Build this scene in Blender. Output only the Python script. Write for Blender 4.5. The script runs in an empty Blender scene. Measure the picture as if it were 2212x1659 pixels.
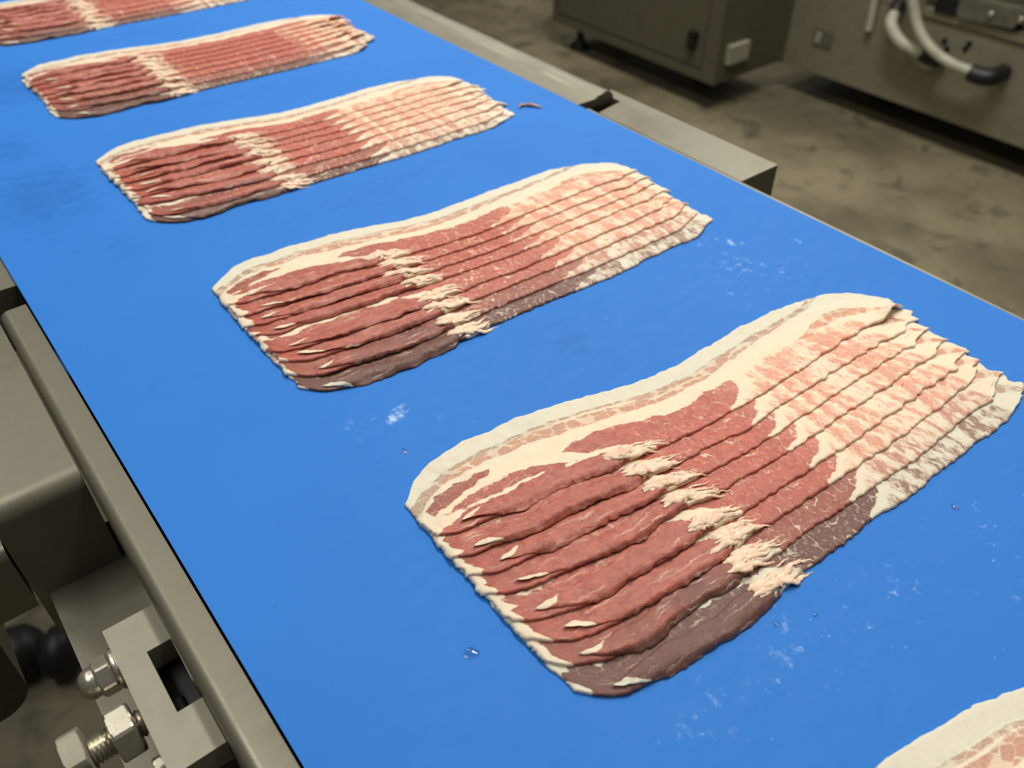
import bpy, bmesh, math
import numpy as np
from mathutils import Vector, Matrix

# ------------------------------------------------------------------ camera, world, lights
sc = bpy.context.scene
COL = sc.collection
MM = 0.001
ZB = 0.95                      # height of the belt's upper face above the floor
CAM_H = 0.26                   # camera above the belt
cam_d = bpy.data.cameras.new('camera')
cam = bpy.data.objects.new('camera', cam_d); COL.objects.link(cam); sc.camera = cam
cam_d.sensor_fit = 'HORIZONTAL'; cam_d.sensor_width = 36.0
cam_d.lens = 36.0 * 1800.0 / 2212.0
cam_d.clip_start = 0.01; cam_d.clip_end = 60
pitch, roll, yaw = (math.radians(a) for a in (41.43, -0.06, 38.14))
fw = Vector((math.sin(yaw) * math.cos(pitch), math.cos(yaw) * math.cos(pitch), -math.sin(pitch)))
rt = Vector((math.cos(yaw), -math.sin(yaw), 0)); up = rt.cross(fw)
r2 = rt * math.cos(roll) + up * math.sin(roll); u2 = -rt * math.sin(roll) + up * math.cos(roll)
M = Matrix((r2, u2, -fw)).transposed().to_4x4(); M.translation = Vector((0, 0, ZB + CAM_H)); cam.matrix_world = M
cam_d.dof.use_dof = True
cam_d.dof.focus_distance = 0.345
cam_d.dof.aperture_fstop = cam_d.lens / 2.6      # a phone lens: about 2.6 mm wide opening

world = bpy.data.worlds.new('world'); sc.world = world; world.use_nodes = True
bg = world.node_tree.nodes['Background']
bg.inputs[0].default_value = (1.0, 0.97, 0.88, 1); bg.inputs[1].default_value = 0.08

def area(x, y, z, sx, sy, p, col=(1.0, 0.97, 0.89)):
    l = bpy.data.lights.new('ceiling_and_fill_light', 'AREA'); l.shape = 'RECTANGLE'; l.size = sx; l.size_y = sy
    l.energy = p; l.color = col
    o = bpy.data.objects.new('ceiling_and_fill_light', l); COL.objects.link(o); o.location = (x, y, z)
    return o
for lx, ly, lp in ((1.35, 1.05, 60), (1.2, 2.9, 16), (3.0, 1.7, 24), (3.3, 4.3, 12), (4.6, 1.0, 12), (-0.6, 0.8, 18), (-0.6, 2.6, 8), (0.95, -0.7, 7)):  # ceiling tubes; the last is a fill added camera-side to lighten near slice edges
    area(lx, ly, 3.0, 0.35, 1.2, lp)

vs = sc.view_settings
vs.view_transform = 'Standard'; vs.look = 'None'; vs.exposure = 0.13; vs.gamma = 1.0; vs.use_curve_mapping = False

# ------------------------------------------------------------------ node helpers
def lin(c):
    f = lambda v: v / 12.92 if v <= 0.04045 else ((v + 0.055) / 1.055) ** 2.4
    return tuple(f(v / 255.0) for v in c) + (1.0,)

class NT:
    def __init__(s, name):
        s.m = bpy.data.materials.new(name); s.m.use_nodes = True
        s.t = s.m.node_tree; s.b = s.t.nodes['Principled BSDF']
    def n(s, typ, **kw):
        nd = s.t.nodes.new(typ)
        for k, v in kw.items(): setattr(nd, k, v)
        return nd
    def put(s, sock, v):
        if v is None: return
        if isinstance(v, bpy.types.NodeSocket): s.t.links.new(v, sock)
        else: sock.default_value = v
    def math(s, op, a, b=None, c=None, clamp=False):
        nd = s.n('ShaderNodeMath', operation=op, use_clamp=clamp)
        s.put(nd.inputs[0], a); s.put(nd.inputs[1], b); s.put(nd.inputs[2], c)
        return nd.outputs[0]
    def add(s, a, b): return s.math('ADD', a, b)
    def mul(s, a, b): return s.math('MULTIPLY', a, b)
    def sub(s, a, b): return s.math('SUBTRACT', a, b)
    def ramp(s, v, a, b, lo=0.0, hi=1.0):
        nd = s.n('ShaderNodeMapRange', interpolation_type='SMOOTHSTEP')
        s.put(nd.inputs['Value'], v)
        nd.inputs['From Min'].default_value = a; nd.inputs['From Max'].default_value = b
        nd.inputs['To Min'].default_value = lo; nd.inputs['To Max'].default_value = hi
        return nd.outputs['Result']
    def mix(s, f, a, b, blend='MIX'):
        nd = s.n('ShaderNodeMix', data_type='RGBA', blend_type=blend)
        s.put(nd.inputs['Factor'], f); s.put(nd.inputs['A'], None); s.put(nd.inputs[6], a); s.put(nd.inputs[7], b)
        return nd.outputs[2]
    def attr(s, name, out='Fac'):
        return s.n('ShaderNodeAttribute', attribute_name=name).outputs[out]
    def scale(s, v, xyz):
        nd = s.n('ShaderNodeVectorMath', operation='MULTIPLY'); s.put(nd.inputs[0], v); nd.inputs[1].default_value = xyz
        return nd.outputs[0]
    def vadd(s, a, b):
        nd = s.n('ShaderNodeVectorMath', operation='ADD'); s.put(nd.inputs[0], a); s.put(nd.inputs[1], b)
        return nd.outputs[0]
    def noise(s, vec, scale=1.0, detail=3, rough=0.55, out=0, dist=0.0):
        nd = s.n('ShaderNodeTexNoise'); s.put(nd.inputs['Vector'], vec)
        nd.inputs['Scale'].default_value = scale; nd.inputs['Detail'].default_value = detail
        nd.inputs['Roughness'].default_value = rough; nd.inputs['Distortion'].default_value = dist
        return nd.outputs[out]
    def voro(s, vec, scale=1.0, feature='DISTANCE_TO_EDGE', rnd=1.0):
        nd = s.n('ShaderNodeTexVoronoi', feature=feature); s.put(nd.inputs['Vector'], vec)
        nd.inputs['Scale'].default_value = scale; nd.inputs['Randomness'].default_value = rnd
        return nd.outputs['Distance']
    def bump(s, h, strength, dist):
        nd = s.n('ShaderNodeBump'); nd.inputs['Strength'].default_value = strength; nd.inputs['Distance'].default_value = dist
        s.put(nd.inputs['Height'], h); s.t.links.new(nd.outputs[0], s.b.inputs['Normal'])
    def pos(s): return s.n('ShaderNodeNewGeometry').outputs['Position']
    def obj(s): return s.n('ShaderNodeTexCoord').outputs['Object']
    def set(s, **kw):
        for k, v in kw.items(): s.put(s.b.inputs[k.replace('_', ' ')], v)
        return s

# ---- steel
def steel(name, c=(128, 124, 109), rough=0.40, metal=0.58, grain=(30, 900, 900), stain=0.25):
    t = NT(name); p = t.obj()
    g = t.noise(t.scale(p, grain), 1.0, 2)
    big = t.noise(p, 28.0, 4, 0.65)
    col = t.mix(t.ramp(big, 0.42, 0.75, 0.0, stain), lin(c), lin(tuple(v * 0.72 for v in c)))
    t.set(Base_Color=col, Metallic=metal, Roughness=t.add(t.ramp(big, 0.3, 0.7, rough - 0.06, rough + 0.07), t.mul(t.sub(g, 0.5), 0.10)))
    t.bump(t.noise(p, 2600.0, 2), 0.10, 0.0003)
    return t.m
M_STEEL = steel('brushed_stainless_steel')
M_BLAST = steel('bead_blasted_steel', (142, 138, 122), 0.52, 0.40, (900, 900, 900), 0.18)
M_BOLT = steel('polished_bolt_steel', (196, 190, 174), 0.26, 0.85, (900, 900, 900), 0.25)
M_PAINTST = steel('cabinet_stainless_steel', (98, 94, 77), 0.5, 0.4, (60, 3, 60), 0.3)
M_BODY = steel('machine_stainless_steel', (136, 131, 110), 0.5, 0.4, (60, 3, 60), 0.35)
def plain(name, c, rough=0.5, metal=0.0, nz=60.0, amt=0.25):
    t = NT(name); p = t.obj(); b = t.noise(p, nz, 4)
    t.set(Base_Color=t.mix(t.ramp(b, 0.35, 0.75, 0, 1), lin(c), lin(tuple(v * (1 - amt) for v in c))), Roughness=rough, Metallic=metal)
    return t.m
M_BLACK = plain('black_rubber', (12, 13, 15), 0.5)
M_DARKST = plain('dark_painted_metal', (74, 70, 58), 0.5, 0.3, 20)
M_HOSE = plain('pale_grey_hose', (168, 166, 146), 0.5, 0, 25, 0.1)
M_LABEL = plain('pale_label_plastic', (150, 146, 128), 0.6, 0, 40, 0.1)
M_PLAS = plain('grey_plastic', (92, 90, 76), 0.5, 0, 40, 0.2)

# ---- concrete floor
t = NT('stained_concrete'); p = t.pos()
a = t.noise(p, 2.2, 6, 0.62); b = t.noise(p, 9.0, 5, 0.6, dist=0.6); cfl = t.noise(p, 90.0, 3)
col = t.mix(t.ramp(a, 0.36, 0.62), lin((97, 90, 70)), lin((124, 115, 90)))
col = t.mix(t.ramp(b, 0.52, 0.68, 0, 0.8), col, lin((70, 67, 52)))
col = t.mix(t.ramp(cfl, 0.4, 0.7, 0, 0.18), col, lin((70, 66, 52)))
t.set(Base_Color=col, Roughness=t.ramp(a, 0.3, 0.7, 0.45, 0.7)); t.bump(cfl, 0.15, 0.002)
M_FLOOR = t.m

# ---- blue belt: smears and damp marks are masked by mesh attributes
t = NT('blue_belt_polyurethane'); p = t.pos()
sm = t.attr('smear'); dm = t.attr('damp')
n1 = t.noise(p, 210.0, 6, 0.68); n2 = t.noise(t.scale(p, (70, 190, 1)), 1.0, 5, 0.65); n3 = t.noise(p, 900.0, 3, 0.6)
base = t.mix(t.noise(p, 14.0, 4), lin((42, 110, 192)), lin((48, 118, 200)))
dmask = t.mul(t.ramp(t.add(t.mul(n2, 0.9), t.mul(dm, 0.4)), 0.58, 0.84), t.math('MINIMUM', t.mul(dm, 1.5), 1.0))
base = t.mix(t.mul(dmask, 0.42), base, lin((30, 88, 162)))
smask = t.mul(t.ramp(t.add(n1, t.mul(sm, 0.34)), 0.66, 0.95), t.math('MINIMUM', t.mul(sm, 1.6), 1.0))
spk = t.mul(t.ramp(t.noise(p, 420.0, 2), 0.70, 0.78), t.ramp(n1, 0.5, 0.62))
smask = t.math('MINIMUM', t.add(t.mul(smask, 0.75), t.mul(spk, t.add(t.mul(sm, 0.5), 0.06))), 0.8)
base = t.mix(smask, base, lin((196, 218, 244)))
t.set(Base_Color=base, Roughness=t.add(t.ramp(n2, 0.3, 0.8, 0.56, 0.66), t.mul(dmask, -0.08)))
t.b.inputs['Specular IOR Level'].default_value = 0.14
t.bump(t.add(n3, t.mul(smask, 2.0)), 0.05, 0.0004)
M_BELT = t.m

# ---- raw bacon: fat / lean fields come as smooth signed distances (mm), the shader turns them into ragged edges
def bacon_material(name, torn=False):
    t = NT(name)
    tex = t.attr('tex', 'Vector')                       # (along, across, slice) in mm
    lean, block, strk = t.attr('lean'), t.attr('block'), t.attr('streak')
    pink, marb, fib, thin = t.attr('pink'), t.attr('marb'), t.attr('fibre'), t.attr('thin')
    warp = t.n('ShaderNodeTexNoise'); t.put(warp.inputs['Vector'], tex); warp.inputs['Scale'].default_value = 0.22; warp.inputs['Detail'].default_value = 3
    wv = t.n('ShaderNodeVectorMath', operation='SUBTRACT'); t.put(wv.inputs[0], warp.outputs['Color']); wv.inputs[1].default_value = (0.5, 0.5, 0.5)
    wt = t.vadd(tex, t.scale(wv.outputs[0], (5.5, 3.5, 0.0)))
    nb = t.noise(tex, 0.33, 4, 0.6); nf = t.noise(tex, 1.5, 3, 0.6); nff = t.noise(tex, 5.0, 2, 0.6)
    nl = t.noise(t.scale(tex, (0.10, 0.16, 0.1)), 1.0, 2)
    edge = t.add(t.mul(t.sub(nl, 0.5), 6.0), t.add(t.mul(t.sub(nb, 0.5), 2.0), t.mul(t.sub(nf, 0.5), 1.3)))
    m_lean = t.ramp(t.add(lean, edge), -0.30, 0.34)
    # marbling: broken fat lines between muscle bundles
    v1 = t.math('ABSOLUTE', t.sub(t.noise(t.scale(wt, (0.11, 0.06, 0.05)), 1.0, 2, 0.5), 0.5))
    v2 = t.voro(t.scale(wt, (0.42, 0.20, 0.08)), 1.0)
    brk = t.ramp(t.noise(tex, 0.28, 3), 0.40, 0.58)
    brk2 = t.ramp(t.noise(tex, 0.5, 3), 0.46, 0.66)
    vein = t.math('MAXIMUM', t.mul(t.ramp(v1, 0.0, 0.022, 0.78, 0), brk), t.mul(t.ramp(v2, 0.0, 0.12, 0.36, 0), brk2))
    speck = t.ramp(t.noise(t.scale(wt, (0.5, 1.1, 0.3)), 1.0, 3, 0.65), 0.63, 0.76)
    vein = t.math('MAXIMUM', vein, t.mul(speck, 0.46))
    fibn = t.ramp(t.noise(t.scale(wt, (0.05, 0.7, 0.3)), 1.0, 3, 0.6), 0.57, 0.74)
    m_lean = t.mul(m_lean, t.sub(1.0, t.mul(vein, marb)))
    m_lean = t.mul(m_lean, t.sub(1.0, t.mul(fibn, t.mul(fib, 0.6))))
    # thin lean band made of small rounded bundles
    vb = t.voro(t.scale(wt, (0.17, 0.22, 0.05)), 1.0)
    m_blk = t.mul(t.ramp(t.add(block, t.mul(t.sub(nf, 0.5), 1.6)), -0.25, 0.35), t.mul(t.ramp(vb, 0.0, 0.045, 0.42, 1.0), t.ramp(t.voro(t.scale(wt, (0.17, 0.22, 0.05)), 1.0, 'F1'), 0.52, 0.70, 1.0, 0.35)))
    # streaky part: pale lean tongues running across the slice
    sn = t.noise(t.scale(wt, (0.20, 0.075, 0.05)), 1.0, 4, 0.62)
    sn2 = t.noise(t.scale(wt, (0.62, 0.20, 0.1)), 1.0, 3, 0.6)
    sd = t.add(t.mul(t.sub(t.add(t.mul(sn, 0.68), t.mul(sn2, 0.32)), 0.53), 15.0), t.mul(t.math('MINIMUM', strk, 2.0), 0.42))
    m_str = t.mul(t.ramp(sd, -0.9, 1.5), t.ramp(strk, -1.2, 0.8))
    m_str = t.mul(m_str, t.sub(1.0, t.mul(vein, 0.55)))
    # colours
    fat = t.mix(nb, lin((237, 217, 190)), lin((233, 204, 175)))
    fat = t.mix(t.ramp(nff, 0.45, 0.75, 0, 0.25), fat, lin((242, 214, 186)))
    deep = t.mix(t.ramp(nb, 0.35, 0.68), lin((190, 102, 84)), lin((163, 80, 68)))
    deep = t.mix(t.ramp(t.noise(t.scale(tex, (0.05, 0.12, 0.2)), 1.0, 2), 0.42, 0.66, 0, 0.75), deep, lin((166, 92, 78)))
    deep = t.mix(t.ramp(nf, 0.42, 0.75, 0, 0.55), deep, lin((204, 124, 106)))
    deep = t.mix(t.mul(fib, 0.6), deep, t.mix(t.ramp(nb, 0.35, 0.65), lin((176, 104, 90)), lin((148, 80, 72))))
    pnk = t.mix(t.ramp(nf, 0.35, 0.7), lin((220, 150, 122)), lin((200, 122, 102)))
    lc = t.mix(pink, deep, pnk)
    col = t.mix(m_blk, fat, t.mix(t.ramp(nf, 0.3, 0.7), lin((212, 158, 126)), lin((196, 134, 108))))
    col = t.mix(t.mul(m_str, 0.88), col, pnk)
    col = t.mix(m_lean, col, lc)
    anyl = t.math('MAXIMUM', t.math('MAXIMUM', m_lean, m_blk), m_str)
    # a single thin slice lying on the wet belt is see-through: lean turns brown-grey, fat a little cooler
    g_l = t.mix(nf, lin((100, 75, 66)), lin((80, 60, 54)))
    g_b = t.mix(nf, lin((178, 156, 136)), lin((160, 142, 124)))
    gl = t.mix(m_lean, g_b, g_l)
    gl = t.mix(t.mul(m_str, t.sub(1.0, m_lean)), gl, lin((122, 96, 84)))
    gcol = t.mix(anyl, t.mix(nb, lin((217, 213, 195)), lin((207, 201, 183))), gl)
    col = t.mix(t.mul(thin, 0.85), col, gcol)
    wet = t.ramp(t.noise(tex, 0.45, 3), 0.35, 0.7)
    t.set(Base_Color=col, Roughness=t.add(t.mul(wet, 0.22), t.add(t.add(t.mul(anyl, -0.10), t.mul(fib, -0.06)), 0.36)))
    t.b.inputs['Specular IOR Level'].default_value = 0.42
    t.b.inputs['Subsurface Weight'].default_value = 0.35
    t.b.inputs['Subsurface Radius'].default_value = (1.0, 0.35, 0.25); t.b.inputs['Subsurface Scale'].default_value = 0.003
    h = t.add(t.mul(nf, 0.9), t.add(t.mul(nff, 0.35), t.mul(vein, 0.5)))
    t.bump(h, 0.45, 0.0008)
    return t.m
M_BACON = bacon_material('raw_bacon')

t = NT('torn_pork_fat'); p = t.obj()
a = t.noise(t.scale(p, (330, 900, 900)), 1.0, 4, 0.6); b = t.noise(p, 260.0, 3)
c = t.mix(t.ramp(a, 0.35, 0.7), lin((236, 210, 182)), lin((220, 178, 152)))
c = t.mix(t.ramp(b, 0.56, 0.74, 0, 0.55), c, lin((206, 138, 116)))
t.set(Base_Color=c, Roughness=0.45); t.b.inputs['Subsurface Weight'].default_value = 0.12
t.b.inputs['Subsurface Radius'].default_value = (1.0, 0.45, 0.3); t.b.inputs['Subsurface Scale'].default_value = 0.0015
t.bump(a, 0.6, 0.0008)
M_TORN = t.m
t = NT('water'); t.set(Base_Color=(1, 1, 1, 1), Roughness=0.03, IOR=1.33); t.b.inputs['Transmission Weight'].default_value = 1.0
M_WATER = t.m

# ------------------------------------------------------------------ object helpers
def tag(o, label=None, cat=None, group=None, kind=None):
    if label: o['label'] = label
    if cat: o['category'] = cat
    if group: o['group'] = group
    if kind: o['kind'] = kind
    return o
def empty(name, loc=(0, 0, 0)):
    o = bpy.data.objects.new(name, None); o.empty_display_size = 0.05; COL.objects.link(o); o.location = loc
    return o
def link(name, me, mat, parent=None, smooth=False):
    o = bpy.data.objects.new(name, me); COL.objects.link(o)
    if mat and not me.materials: me.materials.append(mat)
    if parent:
        o.parent = parent
        o.matrix_parent_inverse = Matrix.Translation(-parent.location)
    if smooth:
        for pl in me.polygons: pl.use_smooth = True
    return o
def mesh_bm(name, bm, mat, parent=None, smooth=False, angle=35):
    bmesh.ops.recalc_face_normals(bm, faces=bm.faces)
    me = bpy.data.meshes.new(name); bm.to_mesh(me); bm.free()
    o = link(name, me, mat, parent, smooth)
    if smooth: me.set_sharp_from_angle(angle=math.radians(angle))
    return o
def W(x, y, z):                                    # belt millimetres -> world metres
    return (x * MM, y * MM, ZB + z * MM)
def prism(bm, poly, axis, a0, a1, bev=0.0, seg=2):
    """closed polygon extruded along an axis; polygon given in the two other axes, belt mm"""
    def P(p, a):
        if axis == 'y': return W(p[0], a, p[1])
        if axis == 'z': return W(p[0], p[1], a)
        return W(a, p[0], p[1])
    v0 = [bm.verts.new(P(p, a0)) for p in poly]; v1 = [bm.verts.new(P(p, a1)) for p in poly]
    n = len(poly); fs = [bm.faces.new(v0), bm.faces.new(v1[::-1])]
    for i in range(n): fs.append(bm.faces.new((v0[i], v1[i], v1[(i + 1) % n], v0[(i + 1) % n])))
    if bev > 0:
        es = {e for f_ in fs for e in f_.edges}
        es = [e for e in es if e.calc_face_angle(0) > 0.5]
        bmesh.ops.bevel(bm, geom=es, offset=bev * MM, segments=seg, affect='EDGES', clamp_overlap=True)
def box(bm, x0, x1, y0, y1, z0, z1, bev=0.6, seg=2):
    b2 = bmesh.new(); prism(b2, [(x0, y0), (x1, y0), (x1, y1), (x0, y1)], 'z', z0, z1, bev, seg)
    me = bpy.data.meshes.new('tmp'); b2.to_mesh(me); b2.free(); bm.from_mesh(me); bpy.data.meshes.remove(me)
def part_box(name, mat, parent, *a, **k):
    bm = bmesh.new(); box(bm, *a, **k); return mesh_bm(name, bm, mat, parent, True)
def part_prism(name, mat, parent, poly, axis, a0, a1, bev=0.0, seg=2):
    bm = bmesh.new(); prism(bm, poly, axis, a0, a1, bev, seg); return mesh_bm(name, bm, mat, parent, True)
def lathe(name, mat, parent, prof, origin, axis, n=32, sides=None):
    """prof: (distance along axis, radius) in mm; origin in belt mm"""
    ax = Vector(axis).normalized(); e1 = ax.orthogonal().normalized(); e2 = ax.cross(e1)
    o0 = Vector(W(*origin)); bm = bmesh.new(); rings = []
    for a_, r_ in prof:
        rings.append([bm.verts.new(o0 + ax * a_ * MM + (e1 * math.cos(2 * math.pi * i / n) + e2 * math.sin(2 * math.pi * i / n)) * max(r_, 1e-3) * MM) for i in range(n)])
    for q in range(len(rings) - 1):
        for i in range(n): bm.faces.new((rings[q][i], rings[q][(i + 1) % n], rings[q + 1][(i + 1) % n], rings[q + 1][i]))
    bm.faces.new(rings[0][::-1]); bm.faces.new(rings[-1])
    return mesh_bm(name, bm, mat, parent, True, 50)
def hexnut(name, mat, parent, origin, axis, af, length, rot=0.0, chamfer=1.0):
    """hexagon with the chamfered corners of a real nut"""
    ax = Vector(axis).normalized(); e1 = Vector((0, 0, 1)); e1 = (e1 - ax * e1.dot(ax)).normalized(); e2 = ax.cross(e1)
    o0 = Vector(W(*origin)); R = af / math.sqrt(3); n = 48; bm = bmesh.new(); rings = []
    def hexr(th):
        q = (th - rot) % (math.pi / 3) - math.pi / 6
        return (af / 2) / math.cos(q)
    inner = af / 2 * 0.97
    for a_, lim in ((0, inner), (chamfer * 0.5, af / 2 * 1.06), (chamfer, R * 1.01), (length - chamfer, R * 1.01), (length - chamfer * 0.5, af / 2 * 1.06), (length, inner)):
        rings.append([bm.verts.new(o0 + ax * a_ * MM + (e1 * math.cos(2 * math.pi * i / n) + e2 * math.sin(2 * math.pi * i / n)) * min(hexr(2 * math.pi * i / n), lim) * MM) for i in range(n)])
    for q in range(len(rings) - 1):
        for i in range(n): bm.faces.new((rings[q][i], rings[q][(i + 1) % n], rings[q + 1][(i + 1) % n], rings[q + 1][i]))
    bm.faces.new(rings[0][::-1]); bm.faces.new(rings[-1])
    return mesh_bm(name, bm, mat, parent, True, 22)
def tube(name, mat, parent, pts, r, n=16, sub=8):
    P = [Vector(p) for p in pts]; path = []
    for i in range(len(P) - 1):                    # Catmull-Rom
        a = P[max(i - 1, 0)]; b = P[i]; c = P[i + 1]; d = P[min(i + 2, len(P) - 1)]
        for j in range(sub):
            s = j / sub
            path.append(0.5 * ((2 * b) + (c - a) * s + (2 * a - 5 * b + 4 * c - d) * s * s + (3 * b - a - 3 * c + d) * s ** 3))
    path.append(P[-1]); bm = bmesh.new(); rings = []
    for i, q in enumerate(path):
        tg = (path[min(i + 1, len(path) - 1)] - path[max(i - 1, 0)]).normalized()
        e1 = tg.cross(Vector((0.3, 0.2, 0.9))).normalized(); e2 = tg.cross(e1)
        rr = r(i / (len(path) - 1)) if callable(r) else r
        rings.append([bm.verts.new(q + (e1 * math.cos(2 * math.pi * k / n) + e2 * math.sin(2 * math.pi * k / n)) * rr) for k in range(n)])
    for q in range(len(rings) - 1):
        for k in range(n): bm.faces.new((rings[q][k], rings[q][(k + 1) % n], rings[q + 1][(k + 1) % n], rings[q + 1][k]))
    bm.faces.new(rings[0][::-1]); bm.faces.new(rings[-1])
    return mesh_bm(name, bm, mat, parent, True, 60)
def arc(cx, cy, r, a0, a1, n=8):
    return [(cx + r * math.cos(math.radians(a0 + (a1 - a0) * i / n)), cy + r * math.sin(math.radians(a0 + (a1 - a0) * i / n))) for i in range(n + 1)]

def np_mesh(name, V, F, mat, attrs=None, vecs=None):
    me = bpy.data.meshes.new(name)
    V = np.asarray(V, np.float32); F = np.asarray(F, np.int32)
    me.vertices.add(len(V)); me.vertices.foreach_set('co', V.ravel())
    me.loops.add(F.size); me.loops.foreach_set('vertex_index', F.ravel())
    me.polygons.add(len(F)); me.polygons.foreach_set('loop_start', np.arange(0, F.size, F.shape[1], dtype=np.int32))
    me.update(calc_edges=True); me.polygons.foreach_set('use_smooth', np.ones(len(F), bool))
    for k, v in (attrs or {}).items():
        a_ = me.attributes.new(k, 'FLOAT', 'POINT'); a_.data.foreach_set('value', np.asarray(v, np.float32).ravel())
    for k, v in (vecs or {}).items():
        a_ = me.attributes.new(k, 'FLOAT_VECTOR', 'POINT'); a_.data.foreach_set('vector', np.asarray(v, np.float32).ravel())
    me.validate(); me.materials.append(mat)
    return me

# ------------------------------------------------------------------ floor and the machines behind
bm = bmesh.new(); b0 = ZB / MM
box(bm, -5000, 9000, -4000, 9000, -b0 - 60, -b0, bev=0)
tag(mesh_bm('floor', bm, M_FLOOR), 'worn stained concrete factory floor', 'floor', kind='structure')

# ---- conveyor
XL, XR = 20.3, 419.5
conv = empty('conveyor', (0.22, 0.9, 0))
tag(conv, 'belt conveyor with a wide blue belt between stainless steel side rails', 'conveyor')
path = []
y0c, y1c = -420.0, 2300.0
ys = np.concatenate([np.arange(y0c, 1050, 6.0), np.arange(1050, y1c + 1, 25.0)])
path += [(y, 0.0) for y in ys]
path += [(y1c + 26 * math.sin(a_), -26 + 26 * math.cos(a_)) for a_ in np.linspace(0, math.pi, 13)[1:-1]]
path += [(y, -52.0) for y in np.linspace(y1c, y0c, 8)]
path += [(y0c - 26 * math.sin(a_), -26 - 26 * math.cos(a_)) for a_ in np.linspace(0, math.pi, 13)[1:-1]]
path = np.array(path); xs = np.linspace(XL, XR, 101)
npth, nx = len(path), len(xs)
PX, PY = np.meshgrid(xs, path[:, 0]); PZ = np.repeat(path[:, 1:2], nx, 1)
V = np.stack([PX * MM, PY * MM, ZB + PZ * MM], -1).reshape(-1, 3)
# inner skin (belt is 1.6 mm thick)
tn = np.roll(path, -1, 0) - np.roll(path, 1, 0); tn /= np.linalg.norm(tn, axis=1, keepdims=True)
inn = path + 1.6 * np.stack([tn[:, 1], -tn[:, 0]], -1)
IV = np.stack([np.stack([np.full(npth, x_) * MM, inn[:, 0] * MM, ZB + inn[:, 1] * MM], -1) for x_ in (XL, XR)], 1).reshape(-1, 3)
idx = np.arange(npth * nx).reshape(npth, nx); nxt = np.roll(idx, -1, 0)
F = np.stack([idx[:, :-1], idx[:, 1:], nxt[:, 1:], nxt[:, :-1]], -1).reshape(-1, 4)
ii = npth * nx + np.arange(npth * 2).reshape(npth, 2); inx = np.roll(ii, -1, 0)
F = np.concatenate([F, np.stack([ii[:, 1], ii[:, 0], inx[:, 0], inx[:, 1]], -1),
                    np.stack([idx[:, 0], nxt[:, 0], inx[:, 0], ii[:, 0]], -1), np.stack([nxt[:, -1], idx[:, -1], ii[:, 1], inx[:, 1]], -1)])
def blobs(X, Y, lst):
    o = np.zeros_like(X)
    for bx, by, sx, sy, a_, w in lst:
        ca, sa = math.cos(math.radians(a_)), math.sin(math.radians(a_)); dx, dy = X - bx, Y - by
        p_, q_ = dx * ca + dy * sa, -dx * sa + dy * ca
        o = np.maximum(o, w * np.exp(-(p_ / sx) ** 2 - (q_ / sy) ** 2))
    return o
smear = blobs(PX, PY, [(127, 247, 9, 6, 20, 1.0), (112, 252, 12, 14, 60, .45), (148, 235, 14, 20, 40, .35), (360, 250, 14, 2.6, -62, 1.1), (346, 262, 14, 5, -40, .6),
    (345, 230, 30, 22, -20, .46), (362, 213, 22, 16, 0, .44), (330, 215, 20, 16, 0, .40), (392, 228, 6, 3, 0, .75), (172, 62, 34, 26, 0, .42), (215, 52, 40, 22, 0, .40),
    (130, 66, 20, 18, 0, .38), (276, 50, 16, 22, -30, .44), (320, 45, 30, 22, 0, .40), (260, 22, 50, 20, 0, .30), (255, 236, 20, 12, 0, .30), (90, 131, 10, 8, 0, .2)])
smear[PZ < -1] = 0
damp = blobs(PX, PY, [(60, 560, 40, 60, 0, .9), (45, 640, 50, 40, 0, .8), (75, 470, 40, 30, 0, .45), (230, 435, 130, 26, 0, .5), (250, 625, 140, 20, 0, .55), (90, 760, 60, 60, 0, .8),
    (225, 240, 22, 22, 0, .75), (175, 227, 20, 10, 0, .3), (300, 240, 60, 14, 0, .35), (60, 330, 40, 20, 0, .3), (250, 820, 150, 20, 0, .5)])
damp[PZ < -1] = 0
me = np_mesh('belt', np.concatenate([V, IV]), F, M_BELT, {'smear': np.concatenate([smear.ravel(), np.zeros(2 * npth)]), 'damp': np.concatenate([damp.ravel(), np.zeros(2 * npth)])})
o = link('belt', me, None, conv); o['label'] = 'smooth bright blue belt'
me.set_sharp_from_angle(angle=math.radians(50))
part_box('slider_bed', M_STEEL, conv, 26, 424.5, y0c + 10, 446, -40, -1.9, bev=0.8).name = 'slider_bed'
part_box('slider_bed', M_STEEL, conv, 26, 418, 447, y1c - 10, -40, -1.9, bev=0.8)
for yy in (y0c, y1c):
    lathe('end_roller', M_STEEL, conv, [(0, 10), (8, 10), (8, 24), (398, 24), (398, 10), (406, 10)], (16, yy, -26), (1, 0, 0), 40)
for lx in (120, 330):
    for ly in (250, 1900): part_box('leg', M_STEEL, conv, lx, lx + 50, ly, ly + 50, -b0, -40, bev=3)
# left rail: flat top, rounded outer edge
prof = [(19.4, -1.6)] + arc(10.4, -7.0, 5.2, 90, 180, 8) + [(5.2, -15), (7.0, -15), (7.0, -62), (19.4, -62)]
o = part_prism('side_rail', M_STEEL, conv, prof, 'y', y0c + 30, 444); o['label'] = 'narrow steel rail with rounded outer edge, left of belt'
part_prism('lower_flange', M_DARKST if False else M_STEEL, conv, [(-29, -62), (6.9, -62), (6.9, -64.5), (-29, -64.5)], 'y', y0c + 40, 330, 0.6)
# left rail of the upstream section
prof = [(20.0, -1.2), (-60, -1.2), (-60, -40), (20.0, -40)]
part_prism('side_plate', M_STEEL, conv, prof, 'y', 465, y1c - 40, 2.5, 4)
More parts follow.
